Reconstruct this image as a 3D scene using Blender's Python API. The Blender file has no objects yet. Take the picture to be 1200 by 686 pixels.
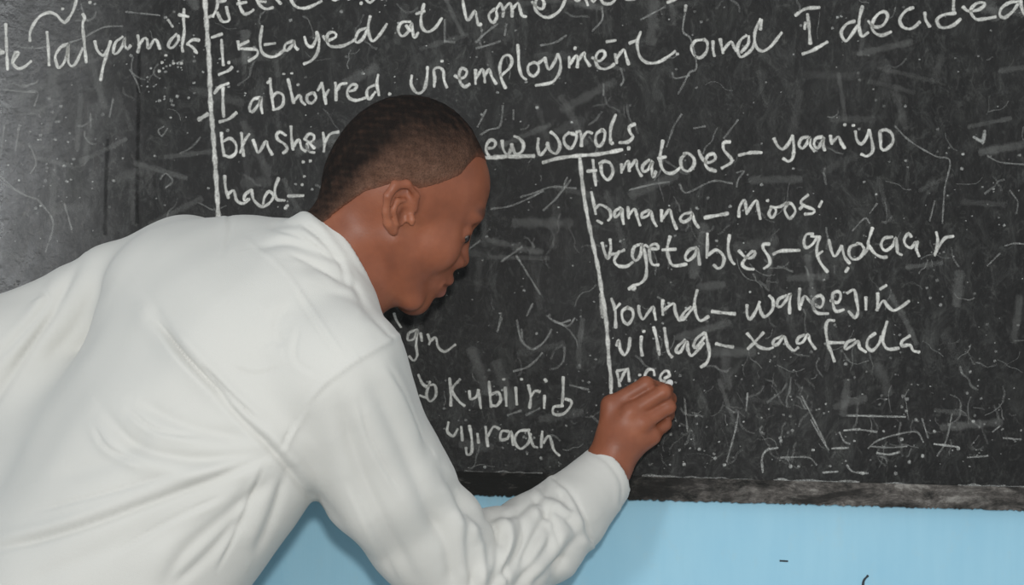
import bpy, bmesh, math, random
import numpy as np
from mathutils import Vector

# ------------------------------------------------------------------ camera, light, exposure
D, FPX, ZC = 2.4, 2100.0, 1.30          # camera distance to the wall, focal length in px, eye height
scene = bpy.context.scene
COL = scene.collection
cam_d = bpy.data.cameras.new('camera'); cam = bpy.data.objects.new('camera', cam_d); COL.objects.link(cam)
cam.location = (0, -D, ZC); cam.rotation_euler = (math.pi/2, 0, 0)
cam_d.sensor_width = 36; cam_d.lens = 36*FPX/1200.0; cam_d.clip_start = .05
scene.camera = cam
scene.view_settings.view_transform = 'Standard'; scene.view_settings.look = 'None'
scene.view_settings.gamma = 1; scene.view_settings.use_curve_mapping = False
scene.view_settings.exposure = 0.0

w = bpy.data.worlds.new('world'); scene.world = w; w.use_nodes = True
w.node_tree.nodes['Background'].inputs[0].default_value = (.93, .97, 1, 1)
w.node_tree.nodes['Background'].inputs[1].default_value = .63

def area(name, loc, target, size, power, color=(1, 1, 1), size_y=None):
    l = bpy.data.lights.new(name, 'AREA'); l.energy = power; l.color = color; l.size = size
    if size_y: l.shape = 'RECTANGLE'; l.size_y = size_y
    o = bpy.data.objects.new(name, l); COL.objects.link(o); o.location = loc
    o.rotation_euler = (Vector(target)-Vector(loc)).to_track_quat('-Z', 'Y').to_euler()
    return o
area('camera_flash', (.02, -D-.02, ZC+.17), (0, 0, 1.2), .07, 21, (1, .985, .95))
area('added_glare_light', (-2.30, -4.6, 1.56), (-.5, 0, 1.3), .36, 44, (.95, .98, 1), .66)  # added lamp with no visible source, placed to reflect in the board's left end

# ------------------------------------------------------------------ helpers
def WP(px, py, y=0.0):                   # photo pixel at depth y -> world point
    k = (D+y)/FPX
    return np.array([(px-600)*k, y, ZC-(py-343)*k])
def tag(o, label=None, cat=None, group=None, kind=None):
    if label: o['label'] = label
    if cat: o['category'] = cat
    if group: o['group'] = group
    if kind: o['kind'] = kind
    return o
def empty(name, loc):
    o = bpy.data.objects.new(name, None); COL.objects.link(o); o.location = loc; o.empty_display_size = .05
    return o
def make_obj(name, verts, faces, mat, parent=None, smooth=True):
    """verts in world coordinates (n,3); faces list of lists or (m,4) array"""
    me = bpy.data.meshes.new(name)
    if isinstance(faces, np.ndarray):
        k = faces.shape[1]
        me.vertices.add(len(verts)); me.vertices.foreach_set('co', np.asarray(verts, np.float32).ravel())
        me.loops.add(faces.size); me.loops.foreach_set('vertex_index', faces.astype(np.int32).ravel())
        me.polygons.add(len(faces)); me.polygons.foreach_set('loop_start', np.arange(0, faces.size, k, dtype=np.int32))
        me.polygons.foreach_set('loop_total', np.full(len(faces), k, np.int32))
        me.update(calc_edges=True); me.validate()
    else:
        me.from_pydata([tuple(v) for v in verts], [], faces)
    if smooth: me.polygons.foreach_set('use_smooth', [True]*len(me.polygons))
    me.materials.append(mat)
    o = bpy.data.objects.new(name, me); COL.objects.link(o)
    if parent is not None:
        o.parent = parent; o.location = (-parent.location[0], -parent.location[1], -parent.location[2])
        p = parent.parent
        if p is not None: o.location = (0, 0, 0)
    return o
def attr(o, name, vals):
    a = o.data.attributes.new(name, 'FLOAT', 'POINT'); a.data.foreach_set('value', np.asarray(vals, np.float32))
def box(name, lo, hi, mat, parent=None, bevel=0.0):
    bm = bmesh.new(); bmesh.ops.create_cube(bm, size=1)
    for v in bm.verts: v.co = [lo[i]+(v.co[i]+.5)*(hi[i]-lo[i]) for i in range(3)]
    if bevel: bmesh.ops.bevel(bm, geom=bm.edges[:], offset=bevel, segments=2, affect='EDGES')
    me = bpy.data.meshes.new(name); bm.to_mesh(me); bm.free(); me.materials.append(mat)
    o = bpy.data.objects.new(name, me); COL.objects.link(o)
    if parent: o.parent = parent; o.location = (-parent.location[0], -parent.location[1], -parent.location[2])
    return o

# node helper
class NT:
    def __init__(s, name, rough=.6, spec=.5):
        s.m = bpy.data.materials.new(name); s.m.use_nodes = True; s.t = s.m.node_tree
        s.b = s.t.nodes['Principled BSDF']; s.b.inputs['Roughness'].default_value = rough
        s.b.inputs['Specular IOR Level'].default_value = spec
    def n(s, typ, **kw):
        x = s.t.nodes.new(typ)
        for k, v in kw.items(): setattr(x, k, v)
        return x
    def l(s, a, b): s.t.links.new(a, b)
    def pos(s, scale=(1, 1, 1), rot=(0, 0, 0)):
        g = s.n('ShaderNodeNewGeometry'); m = s.n('ShaderNodeMapping'); s.l(g.outputs['Position'], m.inputs[0])
        m.inputs['Scale'].default_value = scale; m.inputs['Rotation'].default_value = rot
        return m.outputs[0]
    def noise(s, vec, scale, detail=4, rough=.55, dist=0):
        x = s.n('ShaderNodeTexNoise'); s.l(vec, x.inputs['Vector']); x.inputs['Scale'].default_value = scale
        x.inputs['Detail'].default_value = detail; x.inputs['Roughness'].default_value = rough
        x.inputs['Distortion'].default_value = dist
        return x.outputs['Fac']
    def ramp(s, fac, stops):
        r = s.n('ShaderNodeValToRGB'); s.l(fac, r.inputs[0]); e = r.color_ramp.elements
        while len(e) > 1: e.remove(e[-1])
        e[0].position = stops[0][0]; e[0].color = C4(stops[0][1])
        for p, c in stops[1:]:
            q = e.new(p); q.color = C4(c)
        return r.outputs[0]
    def mr(s, v, a, b, c=0, d=1):
        m = s.n('ShaderNodeMapRange'); s.l(v, m.inputs[0])
        for i, x in enumerate((a, b, c, d)): m.inputs[i+1].default_value = x
        return m.outputs[0]
    def math(s, op, a, b=0.5):
        m = s.n('ShaderNodeMath', operation=op)
        for i, x in enumerate((a, b)):
            if isinstance(x, (int, float)): m.inputs[i].default_value = x
            else: s.l(x, m.inputs[i])
        return m.outputs[0]
    def mix(s, fac, a, b, mode='MIX'):
        m = s.n('ShaderNodeMix', data_type='RGBA', blend_type=mode)
        if isinstance(fac, (int, float)): m.inputs[0].default_value = fac
        else: s.l(fac, m.inputs[0])
        for i, x in ((6, a), (7, b)):
            if isinstance(x, tuple): m.inputs[i].default_value = C4(x)
            else: s.l(x, m.inputs[i])
        return m.outputs[2]
    def color(s, x):
        if isinstance(x, tuple): s.b.inputs['Base Color'].default_value = C4(x)
        else: s.l(x, s.b.inputs['Base Color'])
    def bump(s, h, strength=.3, dist=.002):
        b = s.n('ShaderNodeBump'); b.inputs['Strength'].default_value = strength; b.inputs['Distance'].default_value = dist
        s.l(h, b.inputs['Height']); s.l(b.outputs[0], s.b.inputs['Normal'])
    def attr(s, name):
        a = s.n('ShaderNodeAttribute'); a.attribute_name = name; return a.outputs['Fac']
def C4(c): return (c[0], c[1], c[2], 1) if not isinstance(c, (int, float)) else (c, c, c, 1)

# ------------------------------------------------------------------ materials
def mat_board():
    t = NT('blackboard_paint', .5, .2)
    p = t.pos()
    big = t.noise(p, 3.2, 5, .6); mid = t.noise(t.pos((9, 1, 5)), 3.0, 6, .65, .6)
    fine = t.noise(t.pos((60, 1, 22)), 1.0, 5, .7)
    wisps = t.noise(t.pos((14, 1, 9), (0, .5, 0)), 2.2, 8, .72, 1.8)
    c = t.ramp(big, [(.3, .010), (.5, .014), (.7, .022)])
    c = t.mix(t.mr(mid, .52, .78, 0, .55), c, (.045, .047, .044))
    c = t.mix(t.mr(fine, .5, .85, 0, .35), c, (.05, .05, .047))
    c = t.mix(t.mr(wisps, .56, .72, 0, .4), c, (.10, .105, .10))
    hz = t.noise(t.pos((30, 1, 16), (0, .25, 0)), 1.0, 9, .78, 1.4); hz2 = t.noise(t.pos((55, 1, 40), (0, -.5, 0)), 1.0, 7, .75, 2.2)
    reg = t.mr(t.noise(t.pos(), 5, 3, .6), .35, .65, .35, 1)
    c = t.mix(t.math('MULTIPLY', t.mr(hz, .5, .74, 0, .75), reg), c, (.085, .088, .084))
    c = t.mix(t.math('MULTIPLY', t.mr(hz2, .54, .72, 0, .6), reg), c, (.11, .112, .105))
    c = t.mix(t.mr(hz, .5, .3, 0, .5), c, (.008, .008, .008))
    str_ = t.noise(t.pos((16, 1, .8)), 1.3, 3, .5)
    c = t.mix(t.mr(str_, .58, .72, 0, .35), c, (.012, .012, .012))
    t.color(c)
    # gloss raised towards the left end so the added side lamp glares there
    g = t.n('ShaderNodeNewGeometry'); sx = t.n('ShaderNodeSeparateXYZ'); t.l(g.outputs['Position'], sx.inputs[0])
    gl = t.mr(t.math('ADD', sx.outputs[0], t.math('MULTIPLY', mid, .12)), -.42, -.66, 0, 1)
    t.l(t.math('SUBTRACT', t.mr(mid, .3, .8, .52, .64), t.math('MULTIPLY', gl, .31)), t.b.inputs['Roughness'])
    t.l(t.mr(gl, 0, 1, .2, 1.0), t.b.inputs['Specular IOR Level'])
    t.bump(t.math('ADD', t.noise(t.pos((8, 1, 8)), 9, 6, .6), t.noise(t.pos((45, 1, 28)), 1.0, 5)), .45, .004)
    return t.m
def mat_worn():
    t = NT('worn_painted_rail', .75, .3)
    a = t.math('ADD', t.math('MULTIPLY', t.noise(t.pos((12, 1, 34)), 1.6, 9, .8, .4), .6), t.math('MULTIPLY', t.noise(t.pos((30, 1, 34)), 1.0, 6, .7, .2), .4)); b = t.noise(t.pos((30, 1, 60)), 1.2, 5, .6)
    g = t.n('ShaderNodeNewGeometry'); sx = t.n('ShaderNodeSeparateXYZ'); t.l(g.outputs['Position'], sx.inputs[0])
    wear = t.math('ADD', a, t.mr(sx.outputs[0], -.1, .35, -.13, .03))
    c = t.ramp(wear, [(.43, (.010, .010, .009)), (.50, (.05, .046, .042)), (.56, (.11, .10, .092)), (.63, (.26, .25, .23))])
    c = t.mix(t.mr(b, .55, .8, 0, .5), c, (.03, .028, .026))
    blot = t.noise(t.pos((7, 1, 22), (0, .1, 0)), 1.0, 6, .7, .6)
    c = t.mix(t.mr(blot, .52, .60, 0, .85), c, (.014, .013, .012)); c = t.mix(t.mr(blot, .42, .34, 0, .5), c, (.20, .19, .175))
    t.color(c); t.bump(a, .7, .005)
    return t.m
def mat_blue():
    t = NT('blue_wall_paint', .55, .35)
    a = t.noise(t.pos((3, 1, 2)), 2, 5, .6); b = t.noise(t.pos((40, 1, 5)), 1, 4, .6)
    pat = t.noise(t.pos((7, 1, 4)), 1.8, 4, .6)
    c = t.ramp(a, [(.3, (.305, .58, .745)), (.7, (.36, .63, .775))])
    c = t.mix(t.mr(b, .4, .8, 0, .3), c, (.25, .52, .69))
    c = t.mix(t.mr(pat, .64, .8, 0, .5), c, (.42, .56, .60))
    mo = t.noise(t.pos((22, 1, 14)), 1.0, 7, .7); c = t.mix(t.mr(mo, .56, .74, 0, .35), c, (.40, .56, .62)); c = t.mix(t.mr(mo, .42, .28, 0, .35), c, (.26, .55, .73))
    t.color(c); t.bump(t.math('ADD', b, a), .25, .002)
    return t.m
def mat_chalk(name, gain=.9, lo=.30, hi=.58, col=(.74, .74, .70), gs=420):
    t = NT(name, .95, .1); t.color(col)
    uv = t.n('ShaderNodeUVMap'); s = t.n('ShaderNodeSeparateXYZ'); t.l(uv.outputs[0], s.inputs[0])
    e = t.math('ABSOLUTE', t.math('SUBTRACT', s.outputs[1], .5))           # 0 centre .. .5 edge
    edge = t.mr(e, .5, .22, 0, 1)
    gr = t.noise(t.pos((1, 1, 1)), gs, 5, .7); g2 = t.noise(t.pos((1, 1, 1)), 90, 3, .6)
    g = t.mr(t.math('ADD', t.math('MULTIPLY', gr, .6), t.math('MULTIPLY', g2, .4)), lo, hi, .25, 1)
    a = t.math('MULTIPLY', t.math('MULTIPLY', edge, g), s.outputs[0])
    a = t.math('MULTIPLY', a, gain)
    t.l(a, t.b.inputs['Alpha'])
    return t.m
def mat_skin():
    t = NT('dark_brown_skin', .45, .34)
    n1 = t.noise(t.pos(), 22, 4, .55); n2 = t.noise(t.pos(), 320, 3, .6)
    c = t.ramp(n1, [(.3, (.205, .070, .038)), (.55, (.265, .090, .047)), (.75, (.325, .118, .062))])
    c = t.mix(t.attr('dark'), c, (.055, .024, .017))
    c = t.mix(t.attr('lip'), c, (.36, .14, .11))
    c = t.mix(t.attr('pale'), c, (.42, .21, .15))
    t.color(c); t.bump(n2, .25, .0008)
    t.b.inputs['Subsurface Weight'].default_value = .08
    t.b.inputs['Subsurface Radius'].default_value = (.012, .004, .002); t.b.inputs['Subsurface Scale'].default_value = .3
    return t.m
def mat_hair():
    t = NT('short_black_hair', .9, .15)
    n = t.noise(t.pos(), 70, 6, .7); n2 = t.noise(t.pos(), 420, 3, .7)
    f = t.attr('fade')
    c = t.mix(f, (.012, .009, .008), (.13, .068, .045))
    c = t.mix(t.mr(n, .40, .68, 0, .8), c, t.mix(f, (.022, .016, .013), (.21, .115, .080)))
    c = t.mix(t.mr(n2, .45, .7, 0, .5), c, (.012, .009, .008))
    c = t.mix(t.math('MULTIPLY', t.attr('edge'), .85), c, (.19, .075, .045))
    t.color(c); t.bump(t.math('ADD', n2, n), .9, .003)
    return t.m
def mat_cloth(name, col, scale=900, rough=.85):
    t = NT(name, rough, .2)
    a = t.noise(t.pos(), 6, 4); wv = t.noise(t.pos((1, 1, 1)), scale, 2)
    dk = tuple(x*.955 for x in col)
    t.color(t.mix(t.mr(a, .3, .7), dk, col)); t.bump(t.math('ADD', wv, t.math('MULTIPLY', t.noise(t.pos(), 35, 5, .6), 1.6)), .22, .0012)
    t.b.inputs['Sheen Weight'].default_value = .15
    return t.m
def mat_plain(name, col, rough=.6, spec=.4, n=30):
    t = NT(name, rough, spec); t.color(t.mix(t.mr(t.noise(t.pos(), n, 4), .3, .7), tuple(x*.85 for x in col), col))
    return t.m
M_BOARD, M_WORN, M_BLUE = mat_board(), mat_worn(), mat_blue()
M_CHALK = mat_chalk('white_chalk', .92, .30, .62); M_SMUDGE = mat_chalk('wiped_chalk_haze', .6, .25, .75, (.5, .51, .49), 26); M_FAINT = mat_chalk('faint_chalk', .55, .42, .68, (.55, .56, .54))
M_SKIN, M_HAIR = mat_skin(), mat_hair()
M_SHIRT = mat_cloth('white_cotton', (.60, .597, .565)); M_TROUSER = mat_cloth('charcoal_trouser_cloth', (.05, .05, .055))
M_FLOOR = mat_plain('grey_cement', (.32, .31, .29), .85, .3, 6)
M_SHOE = mat_plain('black_shoe_leather', (.02, .018, .016), .35); M_SOLE = mat_plain('rubber_sole', (.05, .04, .035), .8)
M_EYE = mat_plain('eye_white', (.30, .25, .22), .15, .6); M_IRIS = mat_plain('dark_iris', (.02, .012, .01), .1, .7)
M_STICK = mat_plain('chalk_stick_white', (.82, .82, .80), .95, .1); M_MARK = mat_plain('dark_scuff', (.05, .06, .07), .9, .1)
M_NAIL = mat_plain('finger_nail', (.42, .24, .18), .35, .5)

# ------------------------------------------------------------------ the setting
def board_z(px, off=0):                  # lower edge of the board, hung a little out of level
    return WP(px, 578.5+(px-540)*.0282+off)[2]
wall = box('wall_front', (-2.6, 0, 0), (2.8, .14, 2.9), M_BLUE); tag(wall, kind='structure')
fl = box('floor', (-2.6, -5.2, -.1), (2.8, 0, 0), M_FLOOR); tag(fl, kind='structure')

XL, XR = -1.45, 1.75
def px_of(x): return 600+x*FPX/D
board = empty('blackboard', (0, -.004, board_z(600)))
tag(board, 'large black chalkboard on the blue wall covered in white handwriting', 'blackboard')
TB = .014                                # board stands 14 mm proud of the wall
YB = -TB
def slab(name, x0, x1, z0f, z1f, y0, y1, mat, parent, nx=90, jag=0.0, seed=1):
    rnd = random.Random(seed); vs = []; fs = []
    for i in range(nx+1):
        x = x0+(x1-x0)*i/nx; j = (rnd.random()-.5)*jag
        for (z, y) in ((z0f(x)+j, y0), (z0f(x)+j, y1), (z1f(x), y1), (z1f(x), y0)): vs.append((x, y, z))
    for i in range(nx):
        a, b = i*4, i*4+4
        for k in range(4): fs.append([a+k, a+(k+1) % 4, b+(k+1) % 4, b+k])
    fs.append([3, 2, 1, 0]); e = nx*4; fs.append([e, e+1, e+2, e+3])
    return make_obj(name, vs, fs, mat, parent, smooth=False)
zl = lambda x: board_z(px_of(x)); zu = lambda x: board_z(px_of(x), -27)
slab('writing_surface', XL, XR, lambda x: zu(x)-.004, lambda x: 2.35, 0.0, YB, M_BOARD, board)
slab('bottom_rail', XL, XR, zl, zu, 0.0, YB-.0025, M_WORN, board, 1100, .0028, 4)
YS = YB-.0006

# ------------------------------------------------------------------ chalk handwriting (ribbons lying on the board)
def catmull(P, step=.0022):
    P = np.asarray(P, float)
    if len(P) == 1: P = np.vstack([P, P+[.0022, 0]])
    if len(P) == 2:
        n = max(2, int(np.linalg.norm(P[1]-P[0])/step)); return np.array([P[0]+(P[1]-P[0])*i/n for i in range(n+1)])
    Q = np.vstack([2*P[0]-P[1], P, 2*P[-1]-P[-2]]); out = []
    for i in range(1, len(Q)-2):
        n = max(2, int(np.linalg.norm(Q[i+1]-Q[i])/step))
        for j in range(n):
            t = j/n
            out.append(.5*((2*Q[i])+(-Q[i-1]+Q[i+1])*t+(2*Q[i-1]-5*Q[i]+4*Q[i+1]-Q[i+2])*t*t+(-Q[i-1]+3*Q[i]-3*Q[i+1]+Q[i+2])*t**3))
    out.append(Q[-2]); return np.array(out)
layer = [0]
def ribbons(name, strokes, mat, parent, seed=0, raw=False):
    """strokes: list of (px points, width px, intensity)"""
    rnd = random.Random(seed); vs = []; fs = []; uv = []
    for pts, wd, inten in strokes:
        P = [((x-600)*D/FPX, ZC-(y-343)*D/FPX) for x, y in pts]
        C = catmull(P); n = len(C); T = np.gradient(C, axis=0); T /= np.linalg.norm(T, axis=1)[:, None]+1e-9
        hw = wd*.5*D/FPX
        C = np.vstack([C[0]-T[0]*hw*.45, C, C[-1]+T[-1]*hw*.45]); T = np.vstack([T[0], T, T[-1]]); n += 2
        layer[0] = (layer[0]+1) % 40; y = YS-layer[0]*.000012; base = len(vs); ph = rnd.random()*9
        for i in range(n):
            s = 1+.16*math.sin(i*.55+ph)+rnd.uniform(-.1, .1); s *= .62 if i in (0, n-1) else 1
            nx, nz = -T[i][1]*hw*s, T[i][0]*hw*s
            v = inten*(1+.12*math.sin(i*.23+ph*2)); v = v*.75 if i in (0, n-1) else v
            vs += [(C[i][0]+nx, y, C[i][1]+nz), (C[i][0]-nx, y, C[i][1]-nz)]; uv += [(v, 0), (v, 1)]
        for i in range(n-1):
            a = base+2*i; fs.append([a, a+1, a+3, a+2])
    o = make_obj(name, vs, fs, mat, parent, smooth=False)
    L = o.data.uv_layers.new(name='UVMap')
    for lp in o.data.loops: L.data[lp.index].uv = uv[lp.vertex_index]
    return o
def parse(s): return [[tuple(float(v) for v in p.split(',')) for p in st.split()] for st in s.split(';') if st.strip()]
def word(ox, oy, sc, s, wd=4.6, inten=1.0, name='chalk_word', mat=None):
    st = [([(ox+x/sc, oy+y/sc) for x, y in q], wd if len(q) > 1 else wd*1.05, inten) for q in parse(s)]
    if name == 'chalk_word': name = 'chalk_lettering'
    groups = []                              # strokes that touch belong to one piece of lettering
    for q in st:
        C = catmull(np.array(q[0])*.0011)/.0011; hit = [g for g in groups if any(np.sqrt(((C[:, None]-c[None])**2).sum(2)).min() < 4.2 for c in g[1])]
        new = [[q], [C]]
        for g in hit: new[0] = g[0]+new[0]; new[1] = g[1]+new[1]; groups.remove(g)
        groups.append(new)
    for g in groups:
        word.k += 1; ribbons(name, g[0], mat or M_CHALK, board, word.k)
word.k = 0
# top left corner
word(0, 0, 6, '62,180 66,300 70,400 75,500;0,350 45,372;0,375 50,380;0,395 40,385;130,375 108,440 130,480 160,493 200,475 240,440;135,378 150,385 112,450')
word(0, 0, 6, '232,300 232,240 265,170 310,120 370,100 420,120 445,150 475,168 510,130 540,70 558,0')
word(0, 0, 6, '350,235 360,350 365,470;500,320 450,340 410,400 415,450 430,485 460,465 490,400 500,320 495,400 505,460 530,475 560,440 600,350;600,110 614,140 600,180 610,300 625,450;'
     '685,300 700,360 740,400 770,370 795,300;795,300 770,390 745,470 725,575;880,270 830,310 815,380 840,385 880,330 895,280 895,330 915,355 935,330;985,260 995,330 985,380;990,330 1030,280 1050,290 1060,350 1100,290 1120,300 1140,355;'
     '1255,250 1210,300 1200,340 1230,345 1270,290 1265,260;1308,75 1305,150 1310,230 1295,330 1300,375;1270,115 1340,130;1330,320 1370,290 1415,295;1330,320 1370,345 1395,380')
word(0, 0, 6, '1175,400;1230,455;1285,455;1195,150 1230,200;1380,370 1400,385;1450,145 1510,120;455,75;645,30;1150,450;1130,510', 4.2, .8)
# first divider
ribbons('chalk_divider_line', [([(242, -40), (242.4, 0), (245.2, 42), (247.5, 78), (249, 122), (251.2, 150), (254, 187), (258.5, 262), (262, 330), (265, 420)], 6.6, 1.0)], M_CHALK, board, 91)
ribbons('chalk_divider_line', [([(679, 186), (681, 207), (684, 232), (688, 255), (694.5, 287), (700.5, 316), (705, 345), (708.5, 365), (711, 392), (713, 424), (715, 441), (715.5, 462), (717, 480)], 5.6, 1.05), ([(704, 345), (706, 372)], 7, .5)], M_CHALK, board, 92)
word(230, 80, 6, '30,370 95,330', 7, .8, 'chalk_smear')
# 'little ...'
word(180, 0, 6, '470,-90 462,0 460,60 430,130;460,100 490,158 520,165 545,150 530,90 525,60;480,25 520,15;605,-50 610,0 620,60 650,110 690,100 715,80;600,40 665,28;730,-50 735,0 760,50 800,75 850,65;745,22 800,25;870,0 905,40;960,-20 1000,50 1050,70 1110,60 1190,20')
word(340, 0, 6, '290,-30 300,0 325,15 360,-5 380,-30;410,-30 420,10;440,-30 445,0;500,35;530,-30 545,15 570,30 600,0;640,-20 655,8')
# 'I stayed at home and s'
word(180, 0, 6, '420,275 495,250;490,290 495,380 503,470;470,535 540,505 565,480;535,450', 4.4)
word(180, 0, 6, '680,300 620,330 612,350 670,355 735,362 738,400 680,440;605,300 612,360;775,195 760,300 775,380 830,410 880,400 930,360;790,325 865,315;990,300 940,320 930,355 950,365 990,320 995,295 1005,340 1025,360;1070,270 1085,320 1120,340 1150,290 1155,235;1155,235 1172,300 1160,380 1120,435 1065,460;'
     '1200,265 1230,295 1290,270 1280,240 1240,245 1225,290 1250,335 1330,335 1390,310 1420,290;1500,210 1450,230 1425,290 1440,310 1480,280 1510,215;1530,125 1515,200 1525,270 1550,300 1600,250 1645,180')
word(340, 0, 6, '850,165 790,170 765,220 790,265 830,240 860,175 865,230 880,275 905,240;945,40 925,130 930,200 965,235 1020,210 1070,140;890,110 950,90;820,190 850,230')
word(500, 0, 6, '250,-40 255,0 265,70 290,155 340,90 350,120 365,185 385,180;480,75 440,110 445,150 470,170 495,130 490,80 520,35;525,40 540,90 535,130;540,80 585,35 600,80 600,130;600,80 640,35 655,70 670,120 700,130;740,25 770,60 810,75 825,40 810,5 780,0 760,45 770,90 820,130 870,130 930,90 965,30 975,-10')
word(640, 0, 6, '190,-10 215,18 250,-5 275,10 290,50;310,-10 330,25 345,5 375,0 400,35 450,38 480,10 490,-20;545,-5 560,8 620,4;930,-10 890,15 845,30')
word(640, 0, 6, '975,50 970,90', 5, .8, 'chalk_mark')
# 'I abhorred unemployment and I decided'
word(230, 80, 6, '140,185 180,140 240,115;200,140 200,250 205,350;175,385 240,365 295,320', 4.8)
word(230, 80, 6, '460,215 410,230 385,290 405,315 450,260 465,215 465,270 475,325;530,80 535,150 545,230 555,300;510,112 530,98;540,215 580,180 620,200 620,260 590,290 550,300;655,85 675,170 695,255;695,240 735,200 750,240 775,265;830,180 790,200 790,240 820,255 850,220 835,180;890,110 905,180 920,260;915,200 940,160;862,165 890,120;985,110 990,170 990,235;990,170 1020,125 1065,115;1085,170 1120,160 1135,130 1100,125 1070,170 1080,215 1130,235 1200,215;'
     '1260,128 1215,150 1205,195 1225,225 1265,175;1285,55 1276,120 1290,200;1360,190')
word(500, 0, 6, '-100,540 -105,600 -80,650 -50,665 -15,640 5,560 10,480;55,620 60,560 55,500 90,485 120,510 125,570 145,625;105,440;200,540 235,560 270,550 285,510 250,490 230,530 240,590 270,620 305,600;345,500 345,600;350,560 390,500 405,540 410,590;410,540 440,500 460,550 490,600;555,630 525,560 515,480 540,410 580,400 600,440 580,490 525,540;640,325 645,400 650,480 670,545 700,570;'
     '750,450 715,470 715,520 750,545 785,510 780,460 750,450;785,455 830,420;830,415 840,460 860,500 900,440 920,390;920,390 938,440 935,510 900,570 860,595 765,610;1000,410 1000,485;1005,460 1050,400 1060,440 1055,485;1060,440 1105,380 1110,420 1145,475;1035,350')
word(640, 0, 6, '320,415 370,440 410,400 400,370 365,375 345,420 360,480 410,495 450,480 475,460;480,390 490,440 490,455;490,420 540,360 555,400 575,465;660,235 635,310 650,400 690,445 740,455 800,440 870,395 900,370;580,315 640,290;420,305 485,295;910,390')
word(800, 0, 6, '140,290 80,300 55,350 80,405 120,415 160,370 165,310 140,288;205,300 205,360 215,405;255,285 265,340 275,385;270,370 330,305 350,340 370,370;440,260 400,290 375,350 395,410 440,390 480,350 495,300;455,265 450,320 400,380;535,145 500,230 495,290 510,345 550,370 600,345 640,300 685,240;545,150 535,220')
word(800, 0, 6, '780,120 850,75 950,65;865,110 875,200 885,320;830,390 900,365 1005,305;850,170 845,215', 5.0)
word(1000, 0, 6, '-5,160 -60,180 -100,240 -70,300 -30,260 15,190;50,55 30,130 25,200 45,265 90,240;90,160 130,200 190,190 225,130 205,95 160,110 120,170 125,230 180,260 250,235;405,65 350,90 310,150 330,200 380,215 420,195 450,165;485,100 490,150 520,200;690,-40 685,60 690,110;700,105 620,115 570,150 590,200 640,205 690,185 735,145;750,60 790,90 860,80 905,45 890,30 840,40 805,90 840,145 900,145 980,130;1140,25 1080,30 1020,70 1010,120 1045,135 1100,90 1140,35;1155,-40 1160,60 1190,125 1230,130', 4.9)
# 'brusher', 'had'
word(230, 80, 6, '190,460 195,540 210,625;205,520 250,500 290,540 290,600 250,630 205,615;330,460 335,540 345,625;320,600 350,520 385,470;410,510 425,550 450,600 500,520 515,560 545,615;640,480 600,455 575,475 585,510 630,540 650,575 620,605;675,415 680,500 690,580;690,560 730,510 750,570 780,590;770,510 800,470 835,480 830,520 790,540 800,590 840,600;770,500 840,570;900,460 910,530 905,595;910,530 950,470 1010,455')
word(230, 80, 6, '755,665;805,655;720,125;620,50;675,45', 3.8, .75, 'chalk_dots')
word(240, 150, 5.717, '145,325 150,400 170,475;165,450 205,425 225,490 270,510 310,480;325,418 282,450 275,490 300,480;325,420 330,460 345,495 390,530 440,510 470,460 440,430 410,470 400,520;505,340 480,410 490,480 545,490;565,460 670,458;545,540;555,525')
word(240, 150, 5.717, '665,235;710,230;670,330;655,385', 3.6, .7, 'chalk_dots')
# 'new words'
word(560, 120, 6, '65,330 110,325 125,290 95,270 65,300 60,350 80,385;170,275 180,340 210,375 235,330 240,300;235,300 265,370 310,350 320,300 290,260 255,245', 4.8)
word(560, 120, 6, '425,260 420,330 440,375 480,330 490,290;485,300 510,350 550,365 575,310 550,250 510,215;640,220 605,250 610,300 650,330 680,290 690,240 650,225;690,220 715,210 725,260 725,315;730,260 765,215 800,225;870,200 830,230 825,290 850,315 880,280 890,220 870,200;965,95 930,190 930,290 945,290;1100,160 1060,180 1065,220 1085,250 1050,285 990,290', 5.0)
word(560, 120, 6, '20,392 75,395 200,388 395,383', 6, 1.1, 'chalk_underline')
word(560, 120, 6, '455,430 560,400 700,382 850,370 1010,340;1050,330', 5.4, 1.1, 'chalk_underline')
# 'tomatoes - yaan yo'
word(560, 120, 6, '805,410 815,500 825,590;765,490 830,485;860,440 870,510 910,550 945,500 930,440 890,420 850,440;1005,440 1005,500;1010,480 1050,420 1060,490;1060,470 1105,415 1115,470 1145,525;'
     '1200,410 1155,450 1155,490 1190,480 1220,420 1215,460 1225,530 1245,490;1295,275 1275,390 1285,460 1320,500 1370,500 1420,460;1260,400 1315,390;1450,370 1420,410 1430,470 1470,490 1510,450 1510,400 1470,365 1440,370;1545,345 1565,395 1610,430 1660,405 1650,370 1610,380 1590,430 1610,470 1665,490;1765,285 1720,290 1720,340 1770,400 1770,430 1705,470', 4.9)
word(740, 130, 6, '745,318 830,300 905,300', 5.0, 1, 'chalk_dash')
word(880, 130, 6, '150,200 175,250 210,275 250,240 280,180;280,180 290,270 280,340 250,360 215,340;390,190 345,200 325,245 350,270 385,230 400,195 405,250 435,290;490,190 445,200 430,240 455,270 490,220 500,190 495,240 505,285;545,180 555,240;555,230 600,190 620,230 645,270', 4.8)
word(880, 130, 6, '720,150 730,210 760,240 795,200 815,140;815,140 835,220 840,290 800,325 760,310;890,150 895,210 900,270 930,280 980,230 975,170 935,140 890,150;640,105;700,110', 4.8)
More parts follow.
